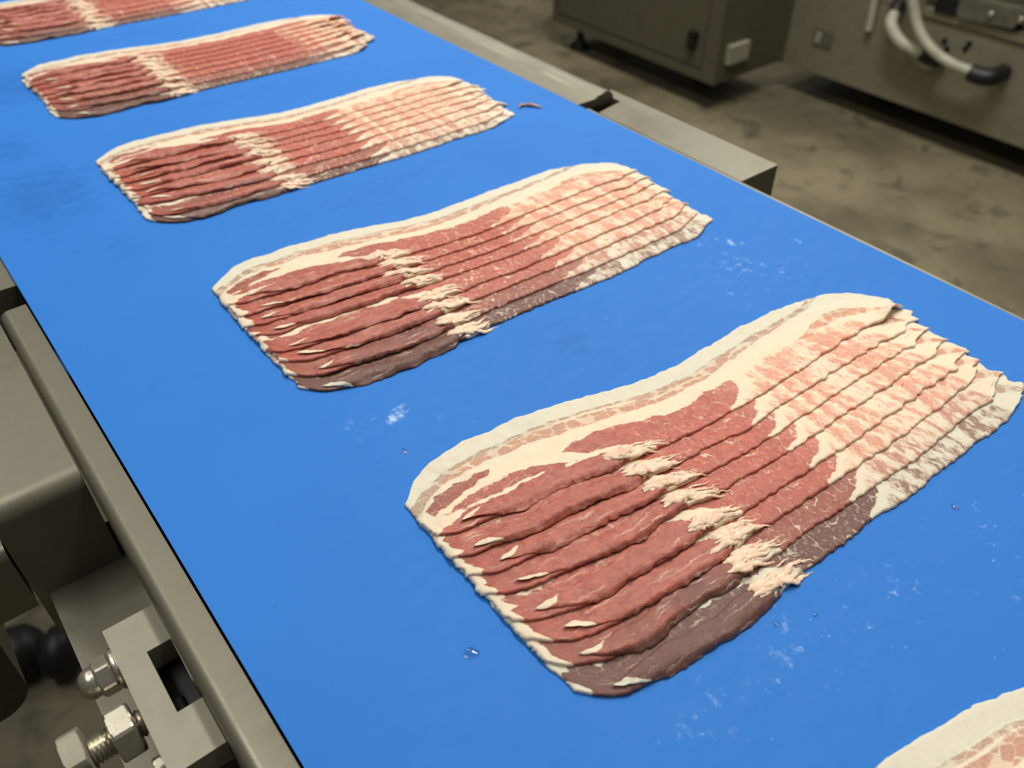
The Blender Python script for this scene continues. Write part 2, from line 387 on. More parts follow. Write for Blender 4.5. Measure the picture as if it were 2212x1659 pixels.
# right rail of the upstream section: flat ledge, raised bead, rolled outer edge
prof = [(420.6, -1.2), (438.5, -1.2), (440.5, -0.6), (442.5, 0.6)] + arc(450.5, -6.5, 8.6, 125, 0, 9) + [(459.1, -60), (456.5, -60), (456.5, -8), (420.6, -8)]
o = part_prism('side_plate', M_STEEL, conv, prof, 'y', 455, y1c - 40); o['label'] = 'steel ledge with a raised rounded bead, right of belt'
# right cover beam with a notch at its far inner corner
b2 = bmesh.new()
prism(b2, [(433.5, 304), (472, 304), (472, 470), (461.5, 470), (461.5, 449), (433.5, 444)], 'z', -58, -7, 4.5, 5)
o = mesh_bm('cover_beam', b2, M_STEEL, conv, True); o['label'] = 'short steel cover beam with scuffed rounded end'
part_box('cover_lip', M_STEEL, conv, 426.5, 433.0, 304, 444, -30, -11.5, bev=0.4)
for (bx, by, bz) in ((472.2, 330, -40),):
    lathe('cover_screw', M_BOLT, conv, [(0, 4), (1.5, 4), (3, 2.5)], (bx, by, bz), (1, 0, 0), 20)

# ---- belt adjuster on the left rail
adj = empty('belt_adjuster', W(-5, 194, -22))
tag(adj, 'steel belt adjuster block with bolts beside the left rail', 'bracket')
o = part_prism('block', M_BLAST, adj, [(-14, 160), (4.9, 160), (4.9, 180), (-4, 180), (-4, 209), (4.9, 209), (4.9, 227.5), (-14, 227.5)], 'z', -24, -12, 0.35, 2)
o['label'] = 'matt grey steel block with a square notch'
part_box('slot_pad', M_BLACK, adj, -3.9, 4.6, 188.5, 208.8, -50, -27, bev=0.3)
lathe('slot_screw', M_BLACK, adj, [(0, 2.2), (.6, 1.7), (1.2, 2.2), (1.8, 1.7), (2.4, 2.2), (3.0, 1.7), (3.6, 2.2), (4.2, 1.7), (4.8, 2.2), (5.4, 1.7), (6, 2.2), (9, 2.2)], (-2.0, 188.5, -19), (0, -1, 0), 20)
part_box('spacer', M_DARKST, adj, -13, 5.0, 156, 224, -61.8, -50, bev=0.5)
part_box('spacer', M_DARKST, adj, -8, 5.0, 210, 224, -50, -24.2, bev=0.5)
# cap nut
cn = (-14.0, 214.5, -19.5)
lathe('washer', M_BOLT, adj, [(0, 8.2), (1.0, 8.4), (1.9, 8.0)], cn, (-1, 0, 0), 40)
hexnut('cap_nut', M_BOLT, adj, (-15.9, 214.5, -19.5), (-1, 0, 0), 13.2, 6.4, rot=math.radians(-12))
lathe('cap_dome', M_BOLT, adj, [(0, 5.9), (1.5, 5.9)] + [(1.5 + 5.4 * math.sin(a_), 5.9 * math.cos(a_)) for a_ in np.linspace(0.05, 1.5, 12)], (-22.2, 214.5, -19.5), (-1, 0, 0), 40)
# adjusting bolt with lock nut
by, bz = 191.0, -22.5
thr = []
a_ = 0.0
while a_ < 24.0:
    thr += [(a_, 4.4), (a_ + 0.75, 5.3)]; a_ += 1.5
lathe('bolt_shank', M_BOLT, adj, thr, (-13.5, by, bz), (-1, 0, 0), 36)
hexnut('lock_nut', M_BOLT, adj, (-17.0, by, bz), (-1, 0, 0), 18.2, 8.2, rot=math.radians(26))
hexnut('bolt_head', M_BLAST, adj, (-33.0, by, bz), (-1, 0, 0), 20.0, 7.4, rot=math.radians(20), chamfer=0.6)
hexnut('side_nut', M_BOLT, adj, (-14.0, 170.5, -20.5), (-1, 0, 0), 7.0, 3.4, rot=0.3, chamfer=0.5)

# ---- housing left of the rail
hs = empty('drive_housing', W(-14, 380, -60))
tag(hs, 'folded stainless steel drive housing left of the conveyor rail', 'machine housing')
Rh = 9.0
outer = [(452, -5.0)] + [(y_, z_) for y_, z_ in arc(304 + Rh, -5.0 - Rh, Rh, 90, 180, 9)] + [(304, -66)]
inner = [(306, -66)] + [(y_, z_) for y_, z_ in arc(304 + Rh, -5.0 - Rh, Rh - 2, 180, 90, 9)] + [(452, -7.0)]
o = part_prism('cover_sheet', M_STEEL, hs, outer + inner, 'x', -33.5, 4.2); o['label'] = 'bent sheet steel cover with rounded front edge'
part_prism('front_tab', M_STEEL, hs, [(-33.5, -65.9), (-33.5, -92), (-32, -94.5), (-23, -94.5), (-21.5, -92), (-21.5, -65.9)], 'y', 304.0, 306.0)
part_box('side_sheet', M_STEEL, hs, -33.4, -31.6, 306.2, 452, -66, -7.2, bev=0.3)
lb = [(460, -27.5)] + arc(304 + 6, -27.5 - 6, 6, 90, 180, 7) + [(304, -66), (460, -66)]
o = part_prism('lower_box', M_STEEL, hs, lb, 'x', -440, -34.6)
part_prism('motor_drum', M_DARKST, hs, [(-190, -68), (-55, -68)] + arc(-73, -105, 17, 0, -90, 8) + [(-190, -122)], 'y', 300, 380, 2, 3)
part_box('support_post', M_STEEL, hs, -430, -370, 345, 440, -b0, -66.2, bev=3)

# ---- black machine foot on the floor to the left
ft = lathe('machine_foot', M_BLACK, None, [(0, 30), (12, 40), (34, 44), (52, 36), (62, 24), (70, 26), (82, 40), (104, 42), (118, 30)], (-196, 1035, -b0 + 43), (0.80, -0.60, 0.02), 28)
tag(ft, 'black hourglass-shaped rubber machine foot on the floor at left edge', 'machine foot')

# ---- control cabinet behind
cab = empty('cabinet', (2.43, 2.19, 0))
tag(cab, 'grey steel cabinet standing on short feet behind the conveyor', 'cabinet')
zf = -b0
def cbox(name, mat, x0, x1, y0, y1, z0, z1, bev=4, parent=cab): return part_box(name, mat, parent, x0, x1, y0, y1, zf + z0, zf + z1, bev=bev, seg=3)
cbox('body', M_PAINTST, 2268, 2602, 1770, 2606, 101, 1400, 8)
cbox('frame_rail', M_PAINTST, 2254, 2274, 1768, 2608, 100, 128, 5)
cbox('frame_post', M_PAINTST, 2254, 2274, 1768, 1826, 128.3, 1402, 5)
cbox('frame_post', M_PAINTST, 2254, 2274, 2586, 2608, 128.3, 1402, 5)
d = cbox('door', M_PAINTST, 2259, 2271, 1834, 2580, 136, 1396, 3)
bm = bmesh.new(); box(bm, 2240, 2258.5, 1868, 1896, zf + 192, zf + 250, bev=4); box(bm, 2248, 2258.5, 1862, 1902, zf + 225, zf + 246, bev=3)
mesh_bm('door_handle', bm, M_BLACK, d, True)
for fy in (1990, 2520):
    for fx in (2330 if fy > 2000 else 2480, 2570):
        lathe('foot', M_BLACK, cab, [(0, 42), (10, 42), (22, 30), (34, 16), (101, 14)], (fx, fy, zf), (0, 0, 1), 24)
o = cbox('junction_box', M_LABEL, 2300, 2398, 1752, 1769.8, 162, 222, 4)

# ---- long machine behind
mb = empty('packing_machine', (2.9, 1.1, 0))
tag(mb, 'long grey steel machine body with hoses behind the conveyor', 'machine')
cbox('body', M_BODY, 2617, 3300, -600, 1762, 100, 372, 5, mb)
cbox('corner_post', M_PAINTST, 2604, 2640, 1764, 1800, 100, 1400, 6, mb)
cbox('ledge', M_BODY, 2608, 2640, -600, 1310, 376, 396, 4, mb)
cbox('back_panel', M_PAINTST, 2660, 3300, -600, 1310, 400, 1300, 5, mb)
cbox('front_panel', M_BODY, 2620, 2700, 1312, 1762, 376, 1300, 4, mb)
cbox('type_plate', M_PLAS, 2613.5, 2616.9, 1585, 1660, 190, 244, 1, mb)
cbox('plate_button', M_LABEL, 2610.5, 2613.4, 1628, 1650, 200, 236, 1, mb)
bm = bmesh.new(); prism(bm, [(1020, zf + 428)] + arc(1045, zf + 428, 25, 270, 90, 8)[::-1][:0] + [(1030, zf + 408), (1180, zf + 398), (1200, zf + 410), (1200, zf + 445), (1180, zf + 456), (1040, zf + 458), (1022, zf + 445)], 'x', 2596, 2640, 5, 3)
mesh_bm('sensor_block', bm, M_PLAS, mb, True)
bm = bmesh.new(); prism(bm, [(840, zf + 405), (990, zf + 405), (1004, zf + 420), (1004, zf + 450), (990, zf + 462), (840, zf + 462)], 'x', 2600, 2640, 5, 3)
mesh_bm('sensor_block', bm, M_PLAS, mb, True)
for sy_, sz_ in ((1100, 430), (1015, 436)):
    lathe('screw_cap', M_BOLT, mb, [(0, 9), (6, 9), (9, 5)], (2596, sy_, zf + sz_), (-1, 0, 0), 18)
cbox('black_bracket', M_BLACK, 2600, 2655, 1205, 1270, 398, 440, 4, mb)
for q, (fx, fy) in enumerate(((2950, 1500), (2950, 100), (3250, 1500), (3250, 100))):
    lathe('foot', M_BLACK, mb, [(0, 42), (10, 42), (22, 30), (34, 16), (100, 14)], (fx, fy, zf), (0, 0, 1), 20)
for hy, hz in ((1215, 320), (1200, 300), (1140, 332), (1146, 316)):
    lathe('port', M_BLACK, mb, [(0, 9), (2, 9)], (2616.5, hy, zf + hz), (-1, 0, 0), 16)
def Wm(x, y, z): return (x * MM, y * MM, z * MM)
# hoses
h1 = empty('hose', Wm(2540, 1150, 100)); tag(h1, 'longer pale hose ending in a black elbow fitting on the machine', 'hose')
tube('tube', M_HOSE, h1, [Wm(2560, 1330, 560), Wm(2545, 1318, 490), Wm(2540, 1309, 430), Wm(2540, 1284, 380), Wm(2540, 1252, 343), Wm(2540, 1203, 312), Wm(2543, 1139, 291), Wm(2548, 1070, 284)], 0.0155)
tube('elbow', M_BLACK, h1, [Wm(2548, 1078, 282), Wm(2550, 1045, 280), Wm(2560, 1025, 282), Wm(2585, 1018, 284), Wm(2617, 1018, 285)], 0.025)
h2 = empty('hose', Wm(2560, 1300, 100)); tag(h2, 'shorter pale hose running behind the longer hose on the machine', 'hose')
tube('tube', M_HOSE, h2, [Wm(2600, 1385, 372), Wm(2575, 1378, 350), Wm(2562, 1364, 333), Wm(2560, 1337, 311), Wm(2562, 1298, 294), Wm(2570, 1238, 284)], 0.0185)
tube('elbow', M_BLACK, h2, [Wm(2568, 1248, 283), Wm(2575, 1222, 276), Wm(2592, 1205, 272), Wm(2617, 1202, 271)], 0.021)
tube('collar', M_BLACK, h2, [Wm(2618, 1392, 384), Wm(2604, 1387, 376), Wm(2590, 1383, 364)], 0.022)
rd = tube('pipe', M_HOSE, mb, [Wm(2608, 1470, 620), Wm(2606, 1467, 382), Wm(2604, 1464, 345), Wm(2604, 1461, 290)], 0.012)

# ---- far machine at the top edge
fm = empty('far_machine', (2.3, 3.9, 0)); tag(fm, 'dark machine frame far behind at the top edge, beyond the cabinet', 'machine')
cbox('body', M_DARKST, 1500, 3300, 3520, 4300, 130, 1100, 8, fm)
for fx in (1960, 2900):
    cbox('leg', M_DARKST, fx, fx + 70, 3440, 3520, 0, 1000, 4, fm)

# ------------------------------------------------------------------ bacon
rng0 = np.random.default_rng(11)
def vnoise(x, y, seed=0):
    """smooth value noise, about -1..1"""
    x = np.asarray(x, float); y = np.broadcast_to(np.asarray(y, float), x.shape)
    xi = np.floor(x).astype(np.int64); yi = np.floor(y).astype(np.int64); fx = x - xi; fy = y - yi
    fx = fx * fx * (3 - 2 * fx); fy = fy * fy * (3 - 2 * fy)
    def h(a, b):
        n_ = (a * 374761393 + b * 668265263 + seed * 1442695041) & 0x7fffffff
        n_ = ((n_ ^ (n_ >> 13)) * 1274126177) & 0x7fffffff
        return ((n_ ^ (n_ >> 16)) & 0xffff) / 32767.5 - 1.0
    return (h(xi, yi) * (1 - fx) + h(xi + 1, yi) * fx) * (1 - fy) + (h(xi, yi + 1) * (1 - fx) + h(xi + 1, yi + 1) * fx) * fy
def sstep(x, a, b):
    q = np.clip((x - a) / (b - a), 0, 1); return q * q * (3 - 2 * q)
def sdf(px, py, poly):
    """signed distance, positive inside"""
    d = np.full(px.shape, 1e9); ins = np.zeros(px.shape, bool); n = len(poly)
    for i in range(n):
        ax_, ay = poly[i]; bx, by = poly[(i + 1) % n]
        ex, ey = bx - ax_, by - ay; wx, wy = px - ax_, py - ay
        q = np.clip((wx * ex + wy * ey) / (ex * ex + ey * ey + 1e-9), 0, 1)
        d = np.minimum(d, (wx - q * ex) ** 2 + (wy - q * ey) ** 2)
        c = ((ay > py) != (by > py)) & (px < (bx - ax_) * (py - ay) / (by - ay + 1e-12) + ax_)
        ins ^= c
    return np.where(ins, np.sqrt(d), -np.sqrt(d))
def blur(a, s):
    if s <= 0: return a
    r = int(3 * s + 1); k = np.exp(-0.5 * (np.arange(-r, r + 1) / s) ** 2); k /= k.sum()
    for ax_ in (0, 1):
        p_ = [(0, 0), (0, 0)]; p_[ax_] = (r, r); b_ = np.pad(a, p_, mode='edge')
        a = np.apply_along_axis(lambda m: np.convolve(m, k, 'valid'), ax_, b_)
    return a
def bil(g, x, y):
    x = np.clip(x, 0, g.shape[1] - 1.001); y = np.clip(y, 0, g.shape[0] - 1.001)
    xi = x.astype(int); yi = y.astype(int); fx = x - xi; fy = y - yi
    return (g[yi, xi] * (1 - fx) + g[yi, xi + 1] * fx) * (1 - fy) + (g[yi + 1, xi] * (1 - fx) + g[yi + 1, xi + 1] * fx) * fy

NS = 8
TOPN = np.array([(96, 178), (102, 177), (107, 173), (134, 168), (182, 158), (201, 155), (238, 151), (343, 151), (368, 146), (395, 142)], float)
BOTN = np.array([(96, 104), (101, 100), (104, 94), (113, 86), (123, 83.5), (151, 80.5), (183, 79), (200, 80), (223, 79), (279, 75.5), (324, 75), (395, 72)], float)
TOPF = np.array([(96, 196), (103, 200), (108, 205), (114, 209.5), (122, 213), (132, 214), (150, 213), (170, 211), (197, 205), (217, 198), (233, 194), (252, 192.5), (307, 193), (333, 191), (345, 187), (360, 183), (372, 174), (378, 164), (395, 160)], float)
WID = None
def smooth_interp(x, P):
    return (np.interp(x - 3, P[:, 0], P[:, 1]) + np.interp(x, P[:, 0], P[:, 1]) * 2 + np.interp(x + 3, P[:, 0], P[:, 1])) / 4
P_MAIN = [(64, 19), (76, 23), (90, 23), (109, 18.5), (122, 15.5), (154, 17.5), (158, 15), (157, 9), (141, 1), (139, -6), (99, -6), (98, 2), (87, 11), (75, 14)]
P_FLAP = [(3, -6), (3, 0), (6, 5), (18, 8.6), (60, 9.2), (78, 7.5), (85, 2), (82, -6)]
P_FLAPLOW = [(2.5, -6), (2.5, 1), (1.5, 5), (2.0, 13), (40, 15), (70, 14), (80, 9), (85, 2), (82, -6)]
P_PATCH = [(5, 9.6), (12, 13), (24, 17), (40, 17.5), (56, 15), (67, 11), (60, 9.9), (40, 11.0), (20, 10.6)]
P_STRIP = [(3, 13), (5, 19), (16, 25), (30, 25), (39, 21.5), (26, 19.6), (13, 16)]                 # (s, e): e from the far edge
P_BLOCK = [(-2, 3.5), (12, 8.5), (30, 9.5), (100, 9.8), (140, 9.3), (200, 8.6), (222, 7.4), (236, 4.5), (243, 0), (250, 0), (236, 8), (214, 12.2), (194, 13.8), (162, 16.2), (132, 18), (108, 19.6), (88, 20.5), (72, 20), (56, 17.8), (30, 16.6), (12, 13.5), (3, 11), (-2, 10)]
P_BLOCK2 = [(205, 15), (222, 18.2), (234, 21.5), (250, 19.5), (260, 14), (266, 5), (254, 10.5), (234, 14), (218, 13)]
P_STREAK = [(159, 13.5), (188, 17.5), (214, 14.5), (230, 12.5), (241, 9), (244, 3), (240, -6), (141, -6), (158, 8)]

def near_k(x, k, pile):
    q = k / (NS - 1.0); s = x - 102; sd = pile['seed'] * 17 + k
    y = smooth_interp(x, BOTN) * (1 - q) + smooth_interp(x, TOPN) * q
    y = y + pile['jit'][k] * (1 - 0.6 * sstep(s, 60, 120))
    fl = sstep(s, 2, 14) * (1 - sstep(s, 80, 96))
    y = y + fl * (2.0 * vnoise(x / 26.0, sd * 3.1, 5) + 0.7 * vnoise(x / 9.0, sd * 3.1, 6))
    rg = sstep(s, 88, 100)
    y = y + (0.35 + 0.5 * sstep(s, 150, 230)) * vnoise(x / 5.0, sd * 1.7, 7) + (0.25 + 0.25 * rg) * vnoise(x / 1.9, sd * 1.9, 8) + rg * 0.8 * vnoise(x / 22.0, sd * 1.3, 9)
    return y
def far_k(x, k, pile):
    q = k / (NS - 1.0); sd = pile['seed'] * 17 + k
    base = smooth_interp(x, TOPN); w = smooth_interp(x, TOPF) - base
    y = smooth_interp(x, BOTN) * (1 - q) + base * q + w
    return y + pile['jit'][k] * 0.5 + 0.7 * vnoise(x / 11.0, sd, 12) + 0.4 * vnoise(x / 3.5, sd, 13) + 0.2 * vnoise(x / 1.6, sd, 18)
def ends(v, k, pile):
    sd = pile['seed'] * 17 + k
    xl = 101.5 + pile['lj'][k] + 0.8 * vnoise(v * 7, sd, 14) + 0.3 * vnoise(v * 25, sd, 15)
    xr = 350 + 22 * np.minimum(v / 0.28, 1) + pile['rj'][k] + pile['rag'] * (2.6 * vnoise(v * 9, sd, 16) + 1.6 * vnoise(v * 26, sd, 17))
    return xl, xr
def shape(s, d, e, k, pile):
    """extra lift of the sheet and its thickness (mm)"""
    sd = pile['seed'] * 17 + k
    fl = sstep(s, 3, 16) * (1 - sstep(s, 76, 94))
    lift = fl * np.exp(-(d / 4.5) ** 2) * (0.15 + 0.9 * np.maximum(0, vnoise(s / 21.0, sd, 21)))
    lift = lift + np.maximum(0, 0.45 * vnoise(s / 14.0, d / 12.0 + k * 9.3, 22 + pile['seed']) + 0.18 * vnoise(s / 4.0, d / 5.0 + k * 5.3, 23)) * sstep(d, -1, 3)
    rgt = sstep(s, 225, 262)
    lift = lift + rgt * pile['ruff'] * (0.5 + 0.5 * np.sin(s / 5.5 + 2.2 * k + 1.5 * vnoise(s / 9.0, k * 3.3, 25))) * np.exp(-((d - 2) / 9.0) ** 2)
    if k == NS - 1: lift = lift + pile['curl'] * np.exp(-((s - 263) / 9.0) ** 2 - ((d - 2.0) / 5.0) ** 2)
    th = 1.35 + fl * 0.25 * vnoise(s / 6.0, d / 4.0 + k * 3.7, 26)
    tz = sstep(s, 76, 84) * (1 - sstep(s, 98, 104)) * (1 - sstep(d, 6, 10))
    th = th + tz * (0.5 + 0.7 * vnoise(s / 2.2, d / 1.6 + k * 7, 27))
    th = th + 0.14 * vnoise(s / 2.6, d / 4.5 + k * 11, 28)
    return lift, th
def fields(s, d, e, k, pile):
    sh = 1.6 * vnoise(np.full(1, k * 0.9), pile['seed'] * 5.0, 31)[0]
    m = pile['m']; S = s + sh + pile['ps']
    Sm = np.where(S > 95, 95 + (S - 95) / m, S)
    stretch = lambda P: P
    lean = np.maximum(sdf(Sm, d, P_MAIN), sdf(S, d, P_PATCH) * 1.0)
    flap = sdf(S + 2.4 * vnoise(d / 2.6, k * 4.7 + pile['seed'], 35) * (1 - sstep(S, 8, 20)), d, P_FLAP if k == NS - 1 else P_FLAPLOW); lean = np.maximum(lean, flap); lean = np.maximum(lean, sdf(S, e, P_STRIP))
    block = np.maximum(sdf(S, e, P_BLOCK), sdf(S, d, P_BLOCK2))
    gap = np.abs(e - 13.9 - 0.035 * (S - 95) * (S < 95) - 1.2 * vnoise(S / 18.0, k * 0.3, 33)) - 0.55 * sstep(S, 38, 50) * (1 - sstep(S, 140, 165)) * (1 + 0.6 * vnoise(S / 9.0, k * 0.3, 34))
    block = np.where(sdf(S, d, P_BLOCK2) > -2, block, np.minimum(block, gap))
    if pile['m'] > 1.5: block = np.minimum(block, 2.0)
    strk = sdf(np.where(S > 95, 95 + (S - 95) / (1 + (m - 1) * 0.4), S), d, P_STREAK)
    pink = sstep(Sm, 140, 168) * 0.85
    marb = 0.02 + 0.98 * sstep(S, 86, 100) + 0.5 * sstep(d, 8, 11) * (1 - sstep(S, 66, 90))
    fib = (1 - sstep(S, 80, 96)) * sstep(S, 4, 12)
    return dict(lean=lean, block=block, streak=strk, pink=np.clip(pink, 0, 1), marb=np.clip(marb, 0, 1), fibre=fib)

def strand_mesh(paths, seed):
    VV, FF = [], []; base = 0; nr = 10; rg = np.random.default_rng(seed)
    for P, wd, ht in paths:
        n_ = len(P); tg = np.gradient(P, axis=0); tg[:, 2] = 0; tg /= np.linalg.norm(tg, axis=1, keepdims=True) + 1e-9
        side = np.stack([-tg[:, 1], tg[:, 0], np.zeros(n_)], -1)
        th = np.linspace(0, 2 * np.pi, nr, endpoint=False)
        jit = 1 + 0.16 * rg.normal(size=(n_, nr)); jit = (jit + np.roll(jit, 1, 0) + np.roll(jit, 1, 1)) / 3
        ring = P[:, None, :] + side[:, None, :] * (wd[:, None] * np.cos(th)[None] * jit)[..., None]
        ring[..., 2] += ht[:, None] * np.sin(th)[None] * jit
        VV.append(ring.reshape(-1, 3)); id_ = base + np.arange(n_ * nr).reshape(n_, nr); nx_ = np.roll(id_, -1, 1)
        FF.append(np.stack([id_[:-1], nx_[:-1], nx_[1:], id_[1:]], -1).reshape(-1, 4)); base += n_ * nr
    return np.concatenate(VV), np.concatenate(FF)

ORD = ['bottom', 'second slice up', 'third slice up', 'fourth slice up', 'fifth slice up', 'sixth slice up', 'seventh slice up', 'topmost']
def build_pile(pile):
    rg = np.random.default_rng(pile['seed'])
    pile['jit'] = rg.normal(0, 1.2, NS); pile['lj'] = rg.normal(0, 0.8, NS) - np.linspace(0, 0.5, NS); pile['rj'] = rg.normal(0, 3.0, NS) + np.linspace(-4, 3, NS)
    gx0, gy0 = 88, 56; gx = np.arange(gx0, 400); gy = np.arange(gy0, 232); GX, GY = np.meshgrid(gx.astype(float), gy.astype(float))
    H = np.zeros(GX.shape)
    for k in range(NS):
        top = k == NS - 1
        # support for this slice
        B = np.maximum(blur(H, 2.6), H); B = np.maximum(blur(B, 1.0), H * 0.96)
        ds = pile['ds']
        nu = int(272 / ds)
        if top: dl = np.concatenate([[0, .25, .6, 1.1], np.arange(1.8, 41.3, ds * 1.05), [41.9, 42.4, 42.75, 43]])
        else: dl = np.concatenate([[0, .25, .6, 1.1], np.arange(1.8, 16, ds), np.arange(17.5, 41, 3.2), [42, 42.6, 43]])
        v = dl / 43.0; u = np.linspace(0, 1, nu); u = np.concatenate([[0, .0007, .002, .0036], u[(u > .0052) & (u < .9948)], [.9964, .998, .9993, 1]])
        U, Vv = np.meshgrid(u, v); xl, xr = ends(Vv, k, pile); X = xl + U * (xr - xl)
        yn = near_k(X, k, pile); yf = far_k(X, k, pile); Y = yn + Vv * (yf - yn)
        s, d, e = X - 102, Y - yn, yf - Y
        bd = np.minimum(np.minimum(d, e), np.minimum(X - xl, xr - X))
        lift, th = shape(s, d, e, k, pile)
        q = np.clip(bd / 1.1, 0, 1); pr = 0.22 + 0.78 * np.sqrt(np.clip(1 - (1 - q) ** 2, 0, 1))
        Bv = bil(B, X - gx0, Y - gy0) + 0.05
        zt = Bv + lift + th * (0.10 + 0.90 * pr); zb = Bv + lift + th * (0.5 - 0.5 * pr) * 0.3
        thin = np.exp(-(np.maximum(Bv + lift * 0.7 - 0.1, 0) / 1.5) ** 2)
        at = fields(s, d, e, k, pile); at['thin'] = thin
        tex = np.stack([s + pile['seed'] * 61.0, d, np.full(s.shape, k * 1.6)], -1)
        nvv, nuu = X.shape
        Yw = Y + pile['y']
        VT = np.stack([X * MM, Yw * MM, ZB + zt * MM], -1); VB = np.stack([X * MM, Yw * MM, ZB + zb * MM], -1)
        def sheet(r0, r1, nm, w0=True, w1=True):
            n_ = r1 - r0; cnt = n_ * nuu; it = np.arange(cnt).reshape(n_, nuu); ib = it + cnt
            f = [np.stack([it[:-1, :-1], it[:-1, 1:], it[1:, 1:], it[1:, :-1]], -1).reshape(-1, 4),
                 np.stack([ib[:-1, :-1], ib[1:, :-1], ib[1:, 1:], ib[:-1, 1:]], -1).reshape(-1, 4)]
            if w0: f.append(np.stack([it[0, 1:], it[0, :-1], ib[0, :-1], ib[0, 1:]], -1))
            if w1: f.append(np.stack([it[-1, :-1], it[-1, 1:], ib[-1, 1:], ib[-1, :-1]], -1))
            f.append(np.stack([it[:-1, 0], it[1:, 0], ib[1:, 0], ib[:-1, 0]], -1)); f.append(np.stack([it[1:, -1], it[:-1, -1], ib[:-1, -1], ib[1:, -1]], -1))
            cut = lambda a_: np.concatenate([a_[r0:r1].reshape(cnt, -1)] * 2)
            return np_mesh(nm, np.concatenate([VT[r0:r1].reshape(-1, 3), VB[r0:r1].reshape(-1, 3)]), np.concatenate(f), M_BACON,
                           {a_: cut(b_) for a_, b_ in at.items()}, {'tex': cut(tex)})
        jr = int(np.searchsorted(dl, 43 - 8.6)) if top else nvv
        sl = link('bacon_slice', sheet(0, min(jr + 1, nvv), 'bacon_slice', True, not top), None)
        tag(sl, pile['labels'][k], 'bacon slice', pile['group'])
        if top:
            rim = link('fat_rim', sheet(jr, nvv, 'fat_rim', False, True), None, sl); rim['label'] = 'creamy white outer fat edge'
        # stack height for the next slice
        ynr = near_k(GX, k, pile); yfr = far_k(GX, k, pile); vr = (GY - ynr) / (yfr - ynr); xl2, xr2 = ends(np.clip(vr, 0, 1), k, pile)
        ins = (vr >= 0) & (vr <= 1) & (GX >= xl2) & (GX <= xr2)
        lf, t2 = shape(GX - 102, GY - ynr, yfr - GY, k, pile)
        # a higher slice presses the curls below it flat
        lf = lf * (1 - sstep(GY - ynr, 8, 13)); t2 = np.minimum(t2, 1.8 + 1.4 * (1 - sstep(GY - ynr, 6, 12)))
        H = np.where(ins, np.maximum(H, B + lf + t2 * 0.97), H)
        # lean muscle strip lying along the near edge, pointed at its left end
        r3 = np.random.default_rng(pile['seed'] * 300 + k)
        sa_, sb2 = 7 + r3.uniform(0, 6), 84 + r3.uniform(0, 5); hw0 = r3.uniform(4.6, 5.8); dc0 = hw0 - r3.uniform(0.4, 1.6); tk = r3.uniform(0.9, 1.5)
        def flap_mid(q_): return dc0 + 0.9 * vnoise(q_ * 3.2, k * 3.3 + pile['seed'], 51) + 2.0 * (1 - sstep(q_, 0, 0.3)) * (0.2 + 0.4 * ((k * 7) % 3 - 1))
        def flap_hw(q_): return hw0 * np.clip(q_ / 0.24, 0, 1) ** 0.75 * np.clip((1.0 - q_) / 0.13, 0, 1) ** 0.5 * (1 + 0.13 * vnoise(q_ * 9, k * 1.3 + pile['seed'], 52))
        nq = max(40, int(95 / pile['ds'])); qv = np.linspace(0, 1, nq); qv = np.concatenate([[0, .004, .01], qv[1:-1], [.99, .996, 1]]); wv_ = np.cos(np.linspace(np.pi, 0, 13))
        Q, Wd = np.meshgrid(qv, wv_); S_ = sa_ + Q * (sb2 - sa_); Xf = 102 + S_; edge_n = 1 + 0.07 * vnoise(Q * 40, np.sign(Wd) * 3.0 + k, 53)
        Df = flap_mid(Q) + np.maximum(flap_hw(Q), 0.05) * Wd * edge_n; Yf = near_k(Xf, k, pile) + Df
        curlup = 1.3 * np.maximum(0, vnoise(Q * 4.0, k * 5.1 + pile['seed'], 54)) * np.clip(-Wd, 0, 1) ** 2 + 0.5 * np.clip(1 - Q / 0.15, 0, 1)
        Hs = np.maximum(blur(H, 1.6), H); zb_ = bil(Hs, Xf - gx0, Yf - gy0) + 0.08 + curlup
        tp = (0.12 + (tk + 0.4 * vnoise(Q * 7, Wd * 1.3 + k * 4, 55)) * np.sqrt(np.clip(1 - Wd ** 2, 0, 1)) * np.clip(flap_hw(Q) / 3.5, 0.05, 1)
              + 0.16 * vnoise(Q * 20, Wd * 4 + k * 9, 56) * np.sqrt(np.clip(1 - Wd ** 2, 0, 1)))
        VT2 = np.stack([Xf * MM, (Yf + pile['y']) * MM, ZB + (zb_ + np.maximum(tp, 0.1)) * MM], -1); VB2 = np.stack([Xf * MM, (Yf + pile['y']) * MM, ZB + zb_ * MM], -1)
        rr_, cc_ = Q.shape; it = np.arange(rr_ * cc_).reshape(rr_, cc_); ib = it + rr_ * cc_
        ff = np.concatenate([np.stack([it[:-1, :-1], it[:-1, 1:], it[1:, 1:], it[1:, :-1]], -1).reshape(-1, 4), np.stack([ib[:-1, :-1], ib[1:, :-1], ib[1:, 1:], ib[:-1, 1:]], -1).reshape(-1, 4),
                             np.stack([it[0, 1:], it[0, :-1], ib[0, :-1], ib[0, 1:]], -1), np.stack([it[-1, :-1], it[-1, 1:], ib[-1, 1:], ib[-1, :-1]], -1),
                             np.stack([it[:-1, 0], it[1:, 0], ib[1:, 0], ib[:-1, 0]], -1), np.stack([it[1:, -1], it[:-1, -1], ib[:-1, -1], ib[1:, -1]], -1)])
        ln = np.minimum((Q - 0.085 - 0.06 * Wd * ((k % 2) * 2 - 1)) * 75, (0.965 + 0.03 * Wd - Q) * 75); ln = np.minimum(ln, 3.5 + 0.9 * vnoise(S_ / 30.0, Wd * 1.5 + k * 5.0, 57))
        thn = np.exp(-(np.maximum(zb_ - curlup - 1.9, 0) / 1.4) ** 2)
        o1 = np.ones_like(Q); c2 = lambda a_: np.concatenate([a_.reshape(-1)] * 2)
